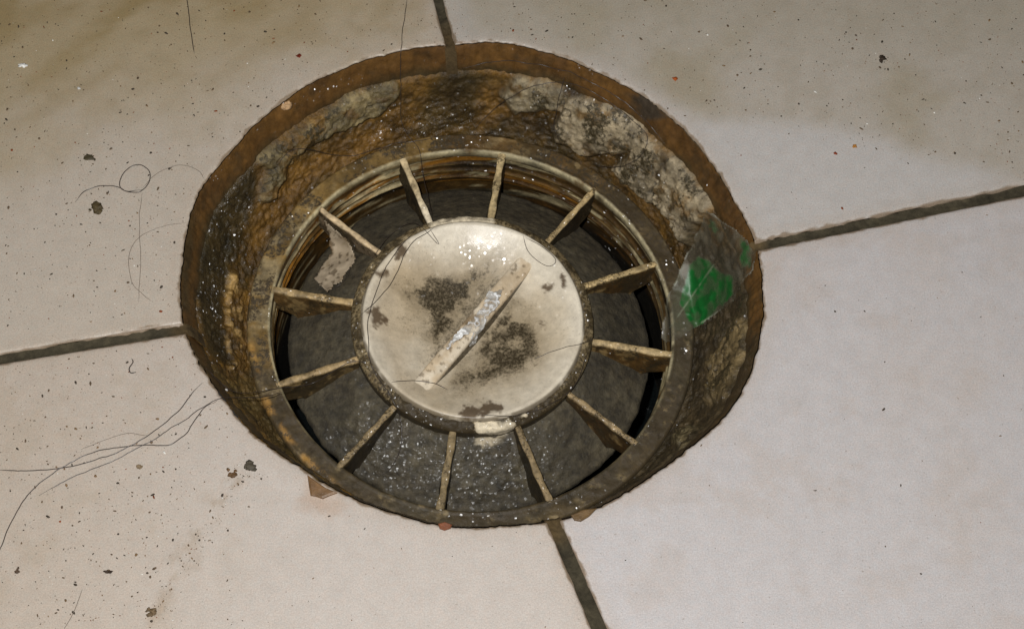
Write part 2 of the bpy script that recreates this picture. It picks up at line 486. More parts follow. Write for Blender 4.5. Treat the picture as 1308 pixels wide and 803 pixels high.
# joints filled with dark sunken grout
for k1, k2 in (('left_up', 'left_dn'), ('right_dn', 'right_up'), ('top_r', 'top_l'), ('bot_l', 'bot_r')):
    p1, d1 = jline(k1); p2, d2 = jline(k2)
    nS, nW = 260, 11
    s = np.linspace(0, 1, nS)**1.5*FAR
    a1_, a2_ = angle_of(p1), angle_of(p2)
    V = np.zeros((nS, nW, 3))
    for k in range(nW):
        f = k/(nW-1)
        f2_ = -0.12 + 1.24*f
        p = p1*(1-f2_)+p2*f2_; d = d1*(1-f2_)+d2*f2_
        p = p/np.linalg.norm(p)*(hole_r(angle_of(p))-0.0006)
        V[:, k, :2] = p[None]+d[None]*s[:, None]
        V[:, k, 2] = -0.0008 - 0.0006*(1-(2*f-1)**2)
    V[:, :, 2] += 0.0005*(fbm(V, 0.004, 81)-0.5)*2 + 0.0003*(fbm(V, 0.0012, 82, 2)-0.5)*2
    drop = V[:1].copy()                     # runs down over the cut edge into the hole
    nrm = -(p1+p2)/np.linalg.norm(p1+p2)
    rows = []
    for q, (inn, z) in enumerate(((0.0031, -TILE_T), (0.0022, -0.006), (0.0012, -0.003))):
        r = drop.copy(); r[:, :, :2] += nrm*inn; r[:, :, 2] = z; rows.append(r)
    V = np.concatenate(rows+[V])
    Vg = V.reshape(-1, 3)
    c = np.tile(lin((68,62,48)), (len(Vg), 1))
    c = mix(c, 0.6*sm(0.5, 0.7, fbm(Vg, 0.006, 83)), (50,46,35))
    c = mix(c, 0.5*sm(0.58, 0.72, fbm(Vg, 0.003, 84)), (84,76,58))
    c = mix(c, 0.7*sm(0.008, 0.0, np.hypot(Vg[:, 0], Vg[:, 1])-0.074+0.006*(fbm(Vg, 0.005, 85)-.5)), (88,70,42))
    g = link('grout_line', Vg, gridfaces(len(V), nW), M_grout, floor, col=c)

# ------------------------------------------------------------------ the wall of the hole
TX = -0.0746                                   # the strainer sits a little lower on the right
RZ = -0.0315
def ringz(x): return RZ + TX*x
n, m = 900, 84
a = ANG(n); s = np.linspace(0, 1, m)
Rh = hole_r(a)
ctrl = np.array([(0.0, 0.0, 0.0), (0.10, 0.02, 0.10), (0.35, 0.22, 0.42), (0.6, 0.5, 0.72), (0.8, 0.80, 0.93), (1.0, 1.0, 1.0)])
fr = np.interp(s, ctrl[:, 0], ctrl[:, 1]); fz = np.interp(s, ctrl[:, 0], ctrl[:, 2])
R = (Rh-0.0042)[:, None]*(1-fr)[None] + 0.0605*fr[None] + 0.0030*np.exp(-s/0.02)[None]
zb = ringz(np.cos(a)*0.06)-0.0035
Z = (-TILE_T+0.0004)*(1-fz)[None] + zb[:, None]*fz[None] + 0.0012*np.exp(-s/0.02)[None]
P = np.stack([np.cos(a)[:, None]*R, np.sin(a)[:, None]*R, Z], -1)
PX = proj(P.reshape(-1, 3)).reshape(n, m, 2)
Pf = P.reshape(-1, 3); pxf = PX.reshape(-1, 2)
LUMPS = [
    ([(322,200),(345,185),(400,150),(450,120),(505,100),(512,120),(480,145),(420,170),(385,190),(360,215),(345,255),(332,255),(338,215)], (124,109,74), 0.0034),
    ([(640,120),(660,98),(700,100),(724,113),(715,138),(660,142)], (138,125,98), 0.003),
    ([(712,152),(730,122),(780,128),(828,158),(825,185),(790,196),(745,190),(715,176)], (156,141,113), 0.0038),
    ([(786,212),(830,176),(870,200),(915,255),(905,270),(882,310),(850,268),(800,230)], (156,141,113), 0.0036),
    ([(945,405),(962,425),(955,450),(930,502),(906,512),(910,470),(932,430)], (122,104,70), 0.0026),
    ([(862,560),(884,540),(892,548),(872,572)], (108,96,68), 0.0018)]
win = np.sin(np.pi*np.clip(s, 0, 1))[None]**0.5
amp = 0.0009*(fbm(P, 0.010, 91)-0.5)*2 + 0.0007*(fbm(P, 0.004, 92)-0.5)*2 - 0.0006*np.abs(fbm(P, 0.0024, 93, 3)-0.5)*2 + 0.0007*(fbm(P, 0.0012, 930, 3)-0.5)*2
c = np.tile(lin((104,76,32)), (len(Pf), 1))
c = mix(c, 0.7*sm(0.45, 0.62, fbm(Pf, 0.012, 94)), (66,54,27))
c = mix(c, 0.7*sm(0.52, 0.68, fbm(Pf, 0.006, 95)), (118,86,32))
c = mix(c, 0.55*sm(0.5, 0.66, fbm(Pf, 0.0026, 96)), (56,44,22))
pocket = blob(Pf, pxf, [(270,250),(318,198),(334,250),(318,290),(292,340),(282,420),(300,472),(268,446),(250,380),(254,300)], 8, 8, 0.006, 97)
c = mix(c, 0.85*pocket, (52,45,26))
c = mix(c, 0.75*blob(Pf, pxf, [(330,225),(400,195),(480,165),(500,180),(420,215),(360,270),(325,340),(312,330)], 10, 10, 0.006, 990), (122,88,36))
c = mix(c, 0.8*blob(Pf, pxf, [(552,85),(604,85),(612,172),(520,178),(545,130)], 12, 12, 0.006, 98), (66,54,28))
c = mix(c, 0.7*blob(Pf, pxf, [(640,145),(720,150),(740,200),(780,215),(700,205),(620,175)], 10, 10, 0.006, 99), (50,42,24))
c = mix(c, 0.85*blob(Pf, pxf, [(880,300),(960,330),(985,430),(935,540),(830,640),(730,665),(850,540),(880,430)], 12, 10, 0.008, 100), (66,58,42))
c = mix(c, 0.6*blob(Pf, pxf, [(262,470),(300,520),(360,580),(420,630),(380,560),(320,480)], 10, 10, 0.008, 101), (86,74,42))
wet = 0.55*sm(0.45, 0.7, fbm(Pf, 0.009, 102)) + 0.3*pocket
lumpd = np.zeros(len(Pf)); dirtm = np.zeros(len(Pf))
for poly, lc, h in LUMPS:
    mk = blob(Pf, pxf, poly, 5, 5, 0.004, 103)
    lumpd = np.maximum(lumpd, h*mk)
    sub = mk*sm(0.66, 0.5, fbm(Pf, 0.0045, 104))
    c = mix(c, np.minimum(1, 0.15*mk+0.85*sub), lc)
    dirtm = np.maximum(dirtm, mk*(0.34+0.22*sm(0.45, 0.65, fbm(Pf, 0.005, 105, 3))))
    wet = wet*(1-0.6*mk)
strip = blob(Pf, pxf, [(291,350),(303,345),(305,400),(313,470),(294,472),(286,440)], 3, 4, 0.003, 106)
c = mix(c, 0.9*strip*sm(0.42, 0.56, fbm(Pf, 0.0035, 107)), (176,142,84))
lumpd += 0.0012*strip
# cracks between the lumps
crk = np.abs(fbm(Pf, 0.011, 108)-0.5)
inl = sm(0, 0.002, lumpd)
c = mix(c, 0.8*inl*sm(0.012, 0.003, crk), (44,38,24))
amp = amp - 0.0012*(inl*sm(0.014, 0.0, crk)).reshape(n, m)
for poly in ([(268,205),(300,195),(320,220),(300,280),(270,260)], [(480,140),(610,140),(612,172),(470,178)], [(650,120),(690,120),(690,140),(650,140)], [(760,190),(830,200),(860,240),(800,220)], [(255,320),(290,330),(290,410),(260,410)]):
    wet = np.maximum(wet, 0.95*blob(Pf, pxf, poly, 12, 10, 0.005, 109))
disp = (amp + lumpd.reshape(n, m))*win
R2 = R - disp
P = np.stack([np.cos(a)[:, None]*R2, np.sin(a)[:, None]*R2, Z + 0.5*disp], -1)
mortar = link('mortar_wall', P.reshape(-1, 3), gridfaces(n, m, True), M_mort, floor, col=c, wet=wet, dirt=dirtm)
mortar['label'] = 'slimy brown mortar wall of the drain hole with grey cement lumps'

# ------------------------------------------------------------------ the pipe below, with its black water
pipe = bpy.data.objects.new('drain_pipe', None); COL.objects.link(pipe); pipe.location = (0, 0, -0.15)
tag(pipe, 'rust stained drain pipe going down under the strainer', 'pipe')
zs = np.linspace(-0.040, -0.13, 90)
prof = [(0.0575 + (0.0006 if 0 else 0), z) for z in zs]
V, F = lathe(prof, 300)
V = V.copy()
V[..., 0] *= 1; Vf = V.reshape(-1, 3)
def rust(P):
    q = P*np.array([0.25, 0.25, 3.0])
    c = np.tile(lin((72,52,22)), (len(P), 1))
    c = mix(c, 0.85*sm(0.48, 0.62, fbm(q, 0.01, 111)), (146,98,30))
    c = mix(c, 0.8*sm(0.56, 0.66, fbm(q, 0.006, 112)), (196,180,138))
    c = mix(c, 0.8*sm(0.5, 0.6, fbm(q, 0.014, 113)), (30,24,14))
    return c
c = rust(Vf)
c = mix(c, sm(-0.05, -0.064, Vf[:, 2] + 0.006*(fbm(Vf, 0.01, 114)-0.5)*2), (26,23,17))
pw = link('pipe_wall', Vf - np.array([0, 0, -0.15]), F, M_pipe, pipe, col=c, wet=0.25*np.ones(len(Vf)), solid=False)
WORLD_GEO.append((Vf, F))
V, F = lathe([(0.0005, 0), (0.03, 0), (0.0575, 0)], 64)
V = V.reshape(-1, 3); V[:, 2] += 0.0012*(fbm(V, 0.02, 115)-0.5)
link('standing_water', V + np.array([0, 0, 0.052]), F, M_water, pipe, solid=False)

# ------------------------------------------------------------------ the strainer
st = bpy.data.objects.new('drain_strainer', None); COL.objects.link(st)
st.location = (0, 0, RZ); st.rotation_euler = (0, math.atan(-TX), 0)
tag(st, 'round grimy plastic drain strainer with twelve spokes and a cream dished cap', 'strainer')
SM = np.array(Matrix.Translation((0, 0, RZ)) @ Matrix.Rotation(math.atan(-TX), 4, 'Y'))
def towld(V): return V @ SM[:3, :3].T + SM[:3, 3]
R1, R2h = 0.0557, 0.0339

# outer ring
V, F = lathe([(R1+0.0004, -0.0035), (R1, -0.0008), (R1+0.0003, -0.0001), (R1+0.0009, 0.0002), (R1+0.0014, -0.0001)] +
             [(R1+0.0014+0.0045*k/12, -0.0001) for k in range(1, 12)] +
             [(0.0614, -0.0001), (0.0619, -0.0005), (0.0622, -0.0012), (0.0622, -0.0045)], 720)
Vf = V.reshape(-1, 3).copy()
top = sm(-0.002, -0.0005, Vf[:, 2])
Vf[:, 2] += top*(0.0004*(fbm(Vf, 0.005, 121)-0.5)*2 + 0.0002*(fbm(Vf, 0.0015, 122, 2)-0.5)*2)
Wd = towld(Vf); px = proj(Wd)
c = np.tile(lin((82,69,46)), (len(Vf), 1))
c = mix(c, 0.75*blob(Wd, px, [(300,470),(310,330),(380,230),(470,180),(560,160),(560,215),(460,245),(400,300),(360,380),(355,470)], 10, 10, 0.008, 123), (138,110,60))
c = mix(c, 0.7*blob(Wd, px, [(310,420),(330,320),(400,260),(390,300),(350,370),(350,430)], 6, 10, 0.005, 124)*sm(0.42, 0.6, fbm(Wd, 0.004, 1240)), (158,142,108))
c = mix(c, 0.7*blob(Wd, px, [(560,150),(700,160),(800,230),(760,250),(680,200),(570,200)], 8, 10, 0.006, 125), (104,78,40))
c = mix(c, 0.75*blob(Wd, px, [(860,300),(900,420),(880,520),(780,620),(640,680),(500,660),(380,560),(420,560),(560,640),(700,640),(800,560),(850,460)], 12, 10, 0.008, 126), (64,57,42))
c = mix(c, 0.55*sm(0.5, 0.66, fbm(Wd, 0.005, 127)), (66,54,32))
c = mix(c, 0.45*sm(0.58, 0.7, fbm(Wd, 0.0025, 128)), (150,130,92))
rad = np.hypot(Vf[:, 0], Vf[:, 1])
outer = sm(0.0595, 0.0610, rad)
c = mix(c, 0.85*outer*blob(Wd, px, [(315,440),(345,440),(420,560),(520,640),(520,660),(400,600),(330,520)], 6, 8, 0.004, 129)*sm(0.38, 0.52, fbm(Wd, 0.004, 130)), (176,132,66))
inn = sm(R1+0.0010, R1+0.0002, rad)*sm(-0.002, -0.0004, Vf[:, 2])
c = mix(c, 0.9*inn*sm(0.32, 0.5, fbm(Wd, 0.006, 131))*sm(620, 430, px[:, 1]), (188,176,140))  # pale line paints the highlight along the ring's inner bead
wet = 0.4*sm(0.5, 0.7, fbm(Wd, 0.01, 132))
wet = np.maximum(wet, 0.9*blob(Wd, px, [(500,150),(620,150),(620,185),(500,195)], 8, 8, 0.005, 133))
wet = np.maximum(wet, 0.3*blob(Wd, px, [(560,645),(720,640),(720,675),(560,680)], 8, 8, 0.005, 134))
link('outer_ring', Vf, F, M_ring, st, SM, c, wet, dirt=(0.38+0.18*sm(0.4, 0.6, fbm(Wd, 0.008, 135)))*(1-0.5*inn))

# skirt hanging from the ring, with moulded grooves
prof = []
for k in range(60):
    z = -0.0030 - 0.015*k/59
    g = 0.0
    for gz in (-0.0062, -0.0098, -0.0135):
        g = max(g, math.exp(-((z-gz)/0.0006)**2))
    prof.append((R1+0.0002 - 0.0007*g + 0.0010*max(0, (k-40)/19), z))
V, F = lathe(prof, 480)
Vf = V.reshape(-1, 3).copy()
Vf[:, :2] *= (1 + 0.012*(fbm(Vf, 0.006, 141)-0.5))[:, None]
Wd = towld(Vf)
c = rust(Wd)
gro = np.zeros(len(Vf))
for gz in (-0.0062, -0.0098, -0.0135):
    gro = np.maximum(gro, np.exp(-((Vf[:, 2]-gz+0.0002)/0.00035)**2))
c = mix(c, 0.75*gro*sm(0.42, 0.58, fbm(Wd, 0.007, 142)), (146,122,72))
c = mix(c, 0.75*sm(0.57, 0.65, fbm(Wd*np.array([.5, .5, 1.5]), 0.006, 143))*sm(-0.0145, -0.012, Vf[:, 2]), (160,148,112))
link('skirt', Vf, F, M_pipe, st, SM, c, 0.3*np.ones(len(Vf)))

# sludge covered base plate
rs = np.linspace(0.030, 0.0490, 70)
def plate_z(r): return -0.0034 - 0.0094*np.clip((r-0.0338)/0.0155, 0, 1)**1.25
prof = [(r, float(plate_z(r))) for r in rs] + [(0.0500, -0.0130), (0.0510, -0.0137), (0.0514, -0.0147), (0.0508, -0.016), (0.03, -0.018)]
V, F = lathe(prof, 480, flip=True)
Vf = V.reshape(-1, 3).copy()
Wd = towld(Vf); px = proj(Wd)
gritty = blob(Wd, px, [(440,520),(520,520),(570,545),(660,545),(720,560),(700,650),(470,640),(430,580)], 25, 25, 0.008, 151)
tz = sm(-0.0140, -0.0130, Vf[:, 2])
Vf[:, 2] += tz*(0.0006*(fbm(Vf, 0.006, 152)-0.5)*2 + (0.0003+0.0006*gritty)*(fbm(Vf, 0.0016, 153, 3)-0.5)*2)
Vf[:, :2] *= (1 + (1-tz)*0.03*(fbm(Vf, 0.004, 154)-0.5))[:, None]
c = np.tile(lin((70,63,47)), (len(Vf), 1))
c = mix(c, 0.7*sm(0.46, 0.62, fbm(Wd, 0.009, 155)), (62,54,38))
c = mix(c, 0.5*sm(0.55, 0.7, fbm(Wd, 0.004, 156)), (76,68,50))
c = mix(c, 0.6*blob(Wd, px, [(760,360),(840,380),(830,470),(760,470)], 14, 14, 0.006, 157), (52,46,32))
c = mix(c, 0.9*blob(Wd, px, [(608,540),(645,538),(650,556),(630,572),(606,568)], 4, 5, 0.003, 158)*sm(0.35, 0.5, fbm(Wd, 0.002, 159)), (190,176,148))
hot = blob(Wd, px, [(470,545),(520,540),(560,560),(600,545),(680,548),(690,590),(650,625),(560,620),(480,590)], 30, 20, 0.006, 1600)
wet = 0.03 + 0.06*sm(0.5, 0.7, fbm(Wd, 0.01, 160)) + gritty*(0.3+0.2*sm(0.45, 0.6, fbm(Wd, 0.006, 1601)) + 0.5*hot*sm(0.44, 0.6, fbm(Wd, 0.004, 1602)))
link('base_plate', Vf, F, M_sludge, st, SM, c, np.clip(wet, 0, 1))

# hub collar
prof = [(0.0332, -0.0155), (0.0333, -0.008), (0.0336, -0.0012), (0.0338, -0.0003), (0.0335, 0.0004), (0.0330, 0.0008), (0.0324, 0.0012), (0.0318, 0.0016), (0.0305, 0.0016)]
V, F = lathe(resample(prof, 40), 420, flip=True)
Vf = V.reshape(-1, 3).copy()
rad = np.hypot(Vf[:, 0], Vf[:, 1])
Vf[:, 2] += sm(-0.002, 0, Vf[:, 2])*(0.0009*(fbm(Vf, 0.003, 161)-0.5)*2 + 0.0005*(fbm(Vf, 0.0011, 1610, 2)-0.5)*2)
Wd = towld(Vf); px = proj(Wd)
c = np.tile(lin((122,106,76)), (len(Vf), 1))
c = mix(c, 0.75*sm(0.48, 0.62, fbm(Wd, 0.003, 162)), (56,47,32))
c = mix(c, 0.65*sm(0.54, 0.68, fbm(Wd, 0.0022, 163)), (170,152,116))
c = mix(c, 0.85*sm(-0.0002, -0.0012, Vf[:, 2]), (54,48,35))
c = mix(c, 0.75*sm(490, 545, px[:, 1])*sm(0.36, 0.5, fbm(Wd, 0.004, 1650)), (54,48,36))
cl = blob(Wd, px, [(548,274),(575,270),(632,272),(630,290),(590,292),(552,295)], 3, 4, 0.003, 164)
cl = np.maximum(cl, blob(Wd, px, [(604,536),(640,540),(668,530),(662,545),(640,556),(612,552)], 3, 9, 0.003, 165))
c = mix(c, cl, (214,200,172))
link('hub_collar', Vf, F, M_rib, st, SM, c, 0.2+0.2*sm(0.5, 0.7, fbm(Wd, 0.006, 166)), dirt=np.clip((0.5+0.15*sm(470, 540, px[:, 1]))*(1-0.7*cl), 0, 1))

# dished cap
def dish(r): return 0.0030 - 0.0078*(1-np.minimum(1, (r/0.0300))**2.2)
rs = np.r_[np.linspace(0.0004, 0.0295, 80)]
prof = [(r, float(dish(r))) for r in rs] + [(0.0302, 0.00285), (0.0306, 0.0025), (0.0309, 0.0021), (0.0311, 0.0015), (0.0312, 0.0008), (0.0312, -0.001)]
V, F = lathe(prof, 420, flip=False)
F = [f[::-1] for f in F]
Vf = V.reshape(-1, 3).copy()
Vf[:, 2] += 0.00025*(fbm(Vf, 0.012, 171)-0.5)*2
Wd = towld(Vf); px = proj(Wd)
c = np.tile(lin((224,214,194)), (len(Vf), 1))
c = mix(c, 0.55*sm(0.42, 0.66, fbm(Wd, 0.02, 172)), (204,188,160))
c = mix(c, 0.5*blob(Wd, px, [(465,420),(480,360),(520,320),(560,330),(540,400),(520,470),(560,520),(510,500)], 22, 18, 0.009, 173), (172,148,112))
d1 = [(520,372),(556,350),(600,342),(640,340),(652,350),(610,392),(575,432),(556,452),(548,420),(535,395)]
d2 = [(650,362),(664,395),(688,420),(694,442),(672,474),(640,490),(600,500),(560,505),(556,490),(600,450),(630,400)]
dirt = np.zeros(len(Vf))
for q, d in enumerate((d1, d2)):
    d = [((x-604)*1.1+604, (y-418)*1.1+418) for x, y in d]
    big = blob(Wd, px, d, 26, 16, 0.006, 175+q)
    c = mix(c, 0.6*big, (146,126,94))
    dirt = np.maximum(dirt, 0.54*big)
    core = blob(Wd, px, [((x-604)*0.82+604+(-6 if q == 0 else 6), (y-418)*0.82+418) for x, y in d], 16, 14, 0.004, 177+q)
    dirt = np.maximum(dirt, (0.56*big + 0.20*core)*(1-0.3*sm(0.5, 0.66, fbm(Wd, 0.004, 1790+q))))
    c = mix(c, 0.7*core, (100,87,64))
dirt_shade = blob(Wd, px, [(490,340),(600,318),(700,360),(730,430),(700,500),(600,520),(510,490)], 40, 30, 0.01, 180)
dirt = np.maximum(dirt, 0.46*dirt_shade)
c = mix(c, 0.5*dirt_shade, (176,158,128))  # tan over the dirt also paints the dish's inner shading into the colour
ba, bb = np.array([540., 491.]), np.array([667., 337.])
be = bb-ba; bt = np.clip(((px-ba) @ be)/(be @ be), 0, 1)
bd = np.linalg.norm(px-ba-bt[:, None]*be, axis=1)
dirt = np.maximum(dirt, 0.60*sm(24, 14, bd)*sm(0.02, 0.2, bt)*sm(0.98, 0.8, bt))
dirt = np.maximum(dirt, 0.32+0.14*fbm(Wd, 0.01, 1810))
for poly in ([(586,524),(604,520),(618,514),(634,516),(640,522),(622,527),(610,534),(592,536)], [(468,398),(482,396),(492,408),(476,418)], [(476,350),(492,346),(496,356)], [(694,366),(706,364),(704,372)], [(718,352),(722,352),(720,364)], [(690,414),(698,412),(697,424)], [(505,300),(522,318),(510,330)]):
    c = mix(c, 0.9*blob(Wd, px, poly, 2.5, 8, 0.002, 182), (84,66,46))
rad = np.hypot(Vf[:, 0], Vf[:, 1])
c = mix(c, 0.75*sm(0.0300, 0.0307, rad)*sm(0.3, 0.5, fbm(Wd, 0.005, 183)), (84,70,48))
wet = 0.04 + 0.96*blob(Wd, px, [(585,306),(640,306),(640,332),(600,336),(582,328)], 12, 6, 0.004, 185)
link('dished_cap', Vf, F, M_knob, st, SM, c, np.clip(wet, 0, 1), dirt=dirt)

# grip bar across the cap
e0 = unp((540, 491), RZ+0.0004)[0]; e1 = unp((667, 337), RZ+0.0004)[0]
inv = np.linalg.inv(SM)
e0 = (inv @ np.r_[e0, 1])[:3]; e1 = (inv @ np.r_[e1, 1])[:3]
d = (e1-e0)[:2]; Lb = np.linalg.norm(d); d /= Lb; nr = np.array([-d[1], d[0]])
sec = [(-0.0032, -0.006), (-0.0028, -0.003), (-0.00255, -0.0006), (-0.0023, -0.0001), (-0.0018, 0.0001), (-0.0006, 0.0), (0.0006, 0.0), (0.0018, 0.0001), (0.0023, -0.0001), (0.00255, -0.0006), (0.0028, -0.003), (0.0032, -0.006)]
sec = resample(sec, 40)
nl = 160
V = np.zeros((nl, len(sec), 3))
for i, t in enumerate(np.linspace(-0.1, 1.1, nl)):
    p = e0[:2] + d*Lb*t
    endf = 1.0
    V[i, :, :2] = p + nr*(sec[:, :1]*(0.9+0.1*endf))
    V[i, :, 2] = 0.0002 + sec[:, 1] - 0.0016*(1-endf)
Vf = V.reshape(-1, 3)
Vf[:, 2] += 0.0002*(fbm(Vf, 0.004, 191)-0.5)*2
Wd = towld(Vf); px = proj(Wd)
c = np.tile(lin((222,208,184)), (len(Vf), 1))
c = mix(c, 0.6*sm(0.48, 0.66, fbm(Wd, 0.006, 192)), (190,164,126))
c = mix(c, 0.8*blob(Wd, px, [(596,405),(628,375),(630,390),(600,420),(570,452),(565,446)], 4, 6, 0.004, 193)*sm(0.4, 0.55, fbm(Wd, 0.0025, 194)), (120,100,72))
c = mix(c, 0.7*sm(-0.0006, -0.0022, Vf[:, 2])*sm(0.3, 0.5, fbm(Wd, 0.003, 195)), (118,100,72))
c = mix(c, 0.6*sm(0.64, 0.72, fbm(Wd, 0.0012, 196, 2)), (96,78,54))
link('grip_bar', Vf, gridfaces(nl, len(sec)), M_knob, st, SM, c, 0.2, dirt=0.36+0.42*sm(-0.0003, -0.0014, Vf[:, 2]))  # extra dirt on the sides also stands in for the bar's shadow side

# twelve spokes
PHI = 1.9504
nl, nh = 46, 14
for k in range(12):
    t = PHI - k*math.pi/6
    er = np.array([math.cos(t), math.sin(t)]); et = np.array([-er[1], er[0]])
    r = np.linspace(R2h-0.0002, R1+0.0012, nl)
    hgt = np.where(r < 0.0492, -plate_z(r)+0.0008, np.interp(r, [0.0492, 0.0505, 0.057], [0.0128, 0.0105, 0.0085]))
    half = 0.00088 + 0.00012*math.sin(k*2.1)
    sec = []
    for q in range(nh): sec.append((-1.0, -1 + q/(nh-1)))
    sec += [(-0.8, 0.02), (0, 0.03), (0.8, 0.02)]
    for q in range(nh): sec.append((1.0, -q/(nh-1)))
    sec = np.array(sec)
    V = np.zeros((nl, len(sec), 3))
    for i in range(nl):
        wv = half*(1.0 + 0.12*math.sin(r[i]*700+k))
        V[i, :, :2] = er*r[i] + et*(sec[:, :1]*wv*(1+0.25*np.clip(-sec[:, 1:2], 0, 1)))
        V[i, :, 2] = np.where(sec[:, 1] > 0, sec[:, 1]*0.01, sec[:, 1]*hgt[i]) - 0.00025
    Vf = V.reshape(-1, 3)
    Vf = Vf + (fbm(Vf, 0.003, 201+k)[:, None]-0.5)*0.0006*np.r_[et, 0.6]
    Wd = towld(Vf)
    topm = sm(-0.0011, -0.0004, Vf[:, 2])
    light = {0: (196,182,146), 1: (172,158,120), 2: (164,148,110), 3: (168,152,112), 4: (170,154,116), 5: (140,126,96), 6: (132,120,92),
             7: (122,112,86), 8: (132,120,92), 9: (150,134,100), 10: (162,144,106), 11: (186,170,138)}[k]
    side = {3: (78,56,26), 4: (88,64,30), 5: (66,48,24), 10: (96,72,38), 9: (72,58,34), 11: (120,104,82), 6: (50,42,25)}.get(k, (40,32,18))  # rusty sides, with lit and shaded faces painted in spoke by spoke
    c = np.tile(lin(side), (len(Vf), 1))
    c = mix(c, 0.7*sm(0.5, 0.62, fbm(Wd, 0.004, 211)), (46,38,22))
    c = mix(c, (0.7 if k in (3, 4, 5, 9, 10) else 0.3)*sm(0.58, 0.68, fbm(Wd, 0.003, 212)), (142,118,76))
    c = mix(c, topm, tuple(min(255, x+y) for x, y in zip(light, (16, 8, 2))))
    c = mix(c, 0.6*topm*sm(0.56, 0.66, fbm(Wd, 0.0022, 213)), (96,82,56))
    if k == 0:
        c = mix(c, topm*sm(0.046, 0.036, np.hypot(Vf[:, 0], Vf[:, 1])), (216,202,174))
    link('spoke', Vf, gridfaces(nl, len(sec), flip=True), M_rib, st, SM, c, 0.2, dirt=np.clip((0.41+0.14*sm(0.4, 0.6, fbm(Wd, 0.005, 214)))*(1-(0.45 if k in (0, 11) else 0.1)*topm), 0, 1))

# ------------------------------------------------------------------ dropping small things where they lie
off = 0
AV, AF = [], []
for V, F in WORLD_GEO:
    AV.extend(V.tolist()); AF.extend([[i+off for i in f] for f in F]); off += len(V)
BV = BVHTree.FromPolygons(AV, AF)
del AV, AF
CV = Vector(CAM)
def cast(p):
    d = rays(p)[0]; d = d/np.linalg.norm(d)
    h, nn, _, t = BV.ray_cast(CV, Vector(d))
    if h is None: return None
    if nn.dot(Vector(d)) > 0: nn = -nn
    return np.array(h), np.array(nn), t, d

# hairs
def hair(pts, label, r=0.00013, lift=0.0002, mat=None, taper=True, group='loose hairs'):
    p = catmull(pts, 12)
    p = resample(p, max(12, int(np.linalg.norm(np.diff(p, axis=0), axis=1).sum()/3)))
    kk = np.c_[p*0.00022, np.full(len(p), len(label)*0.01)]
    p = p + np.stack([fbm(kk, 0.004, 501, 3)-0.5, fbm(kk, 0.004, 502, 3)-0.5], -1)*3.5*np.minimum(1, np.linalg.norm(p[-1]-p[0])/120)
    ts, ds = [], []
    for q in p:
        h = cast(q)
        dd = rays(q)[0]; dd = dd/np.linalg.norm(dd)
        ds.append(dd); ts.append(h[2] if h else (ts[-1] if ts else 0.45))
    ts = np.array(ts); ds = np.array(ds)
    flat = abs((CAM+ds*ts[:, None])[:, 2]).max() < 0.0025
    lo = ts.copy()
    for i in range(1, len(lo)): lo[i] = min(lo[i], lo[i-1]+0.0009)      # taut over gaps
    for i in range(len(lo)-2, -1, -1): lo[i] = min(lo[i], lo[i+1]+0.0009)
    sdm = lo.copy()
    for _ in range(8):
        sdm[1:-1] = np.minimum(lo[1:-1], (sdm[:-2]+2*sdm[1:-1]+sdm[2:])/4)
    X = CAM + ds*(sdm-lift-r)[:, None]
    X[:, 2] += r*0.5*np.abs(np.sin(np.arange(len(X))*0.21+len(X)))
    ns = 6
    T = np.gradient(X, axis=0); T /= np.linalg.norm(T, axis=1)[:, None]+1e-12
    A = np.cross(T, [0.03, 0.02, 1.0]); A /= np.linalg.norm(A, axis=1)[:, None]+1e-12
    B = np.cross(T, A)
    s_ = np.linspace(0, 1, len(X))
    rad = r*(np.clip(np.minimum(s_, 1-s_)*14, 0.35, 1) if taper else np.ones(len(X)))
    V = np.concatenate([(X[:, None] + rad[:, None, None]*(np.cos(g)*A + np.sin(g)*B)[:, None]) for g in np.arange(ns)*2*math.pi/ns], 1).reshape(-1, 3)
    F = []
    for i in range(len(X)-1):
        for k in range(ns):
            F.append([i*ns+k, i*ns+(k+1) % ns, (i+1)*ns+(k+1) % ns, (i+1)*ns+k])
    F.append(list(range(ns))[::-1]); F.append([(len(X)-1)*ns+k for k in range(ns)])
    o = link('hair_strand', V, F, mat or M_hair, solid=False)
    return tag(o, label, 'hair', group)

hair([(238,-12),(240,5),(243,35),(248,68)], 'short straight dark hair on the tan stained tile, clear of the drain', 0.00012)
hair([(521,-10),(517,20),(512,55),(511,90),(512,130),(516,165),(535,190),(541,225),(549,262),(552,283)], 'dark hair running from the tile beside the joint down into the drain', 0.00010)
hair([(96,258),(108,244),(132,237),(152,239),(160,244),(178,246),(190,234),(191,220),(180,211),(166,214),(155,226),(153,238),(161,244),(182,243)], 'dark hair curled into a small loop on the tan stained tile', 0.00012)
hair([(182,240),(200,222),(228,211),(252,217),(262,230)], 'fine pale hair arching from the hair loop to the drain edge', 0.00007, mat=M_hair2)
hair([(181,248),(178,290),(180,330),(177,386)], 'fine pale straight hair hanging below the hair loop', 0.00007, mat=M_hair2)
hair([(238,284),(202,291),(174,308),(164,334),(169,360),(180,374),(196,386)], 'fine pale C shaped hair on the tile beside the drain', 0.00007, mat=M_hair2)
hair([(-10,600),(50,600),(100,593),(150,577),(190,555),(225,527),(248,500),(259,489)], 'dark hair crossing the tile nearly level, its end at the drain edge', 0.00012)
hair([(-8,722),(15,665),(45,622),(85,594),(112,580),(150,571),(185,568),(214,568),(236,556),(250,535),(262,520),(278,510)], 'dark hair with an S bend beside the drain edge', 0.00012)
hair([(50,632),(90,610),(140,590),(180,570),(220,546),(258,521),(282,508),(330,507),(372,498)], 'dark hair running straight from the tile over the drain edge', 0.00011)
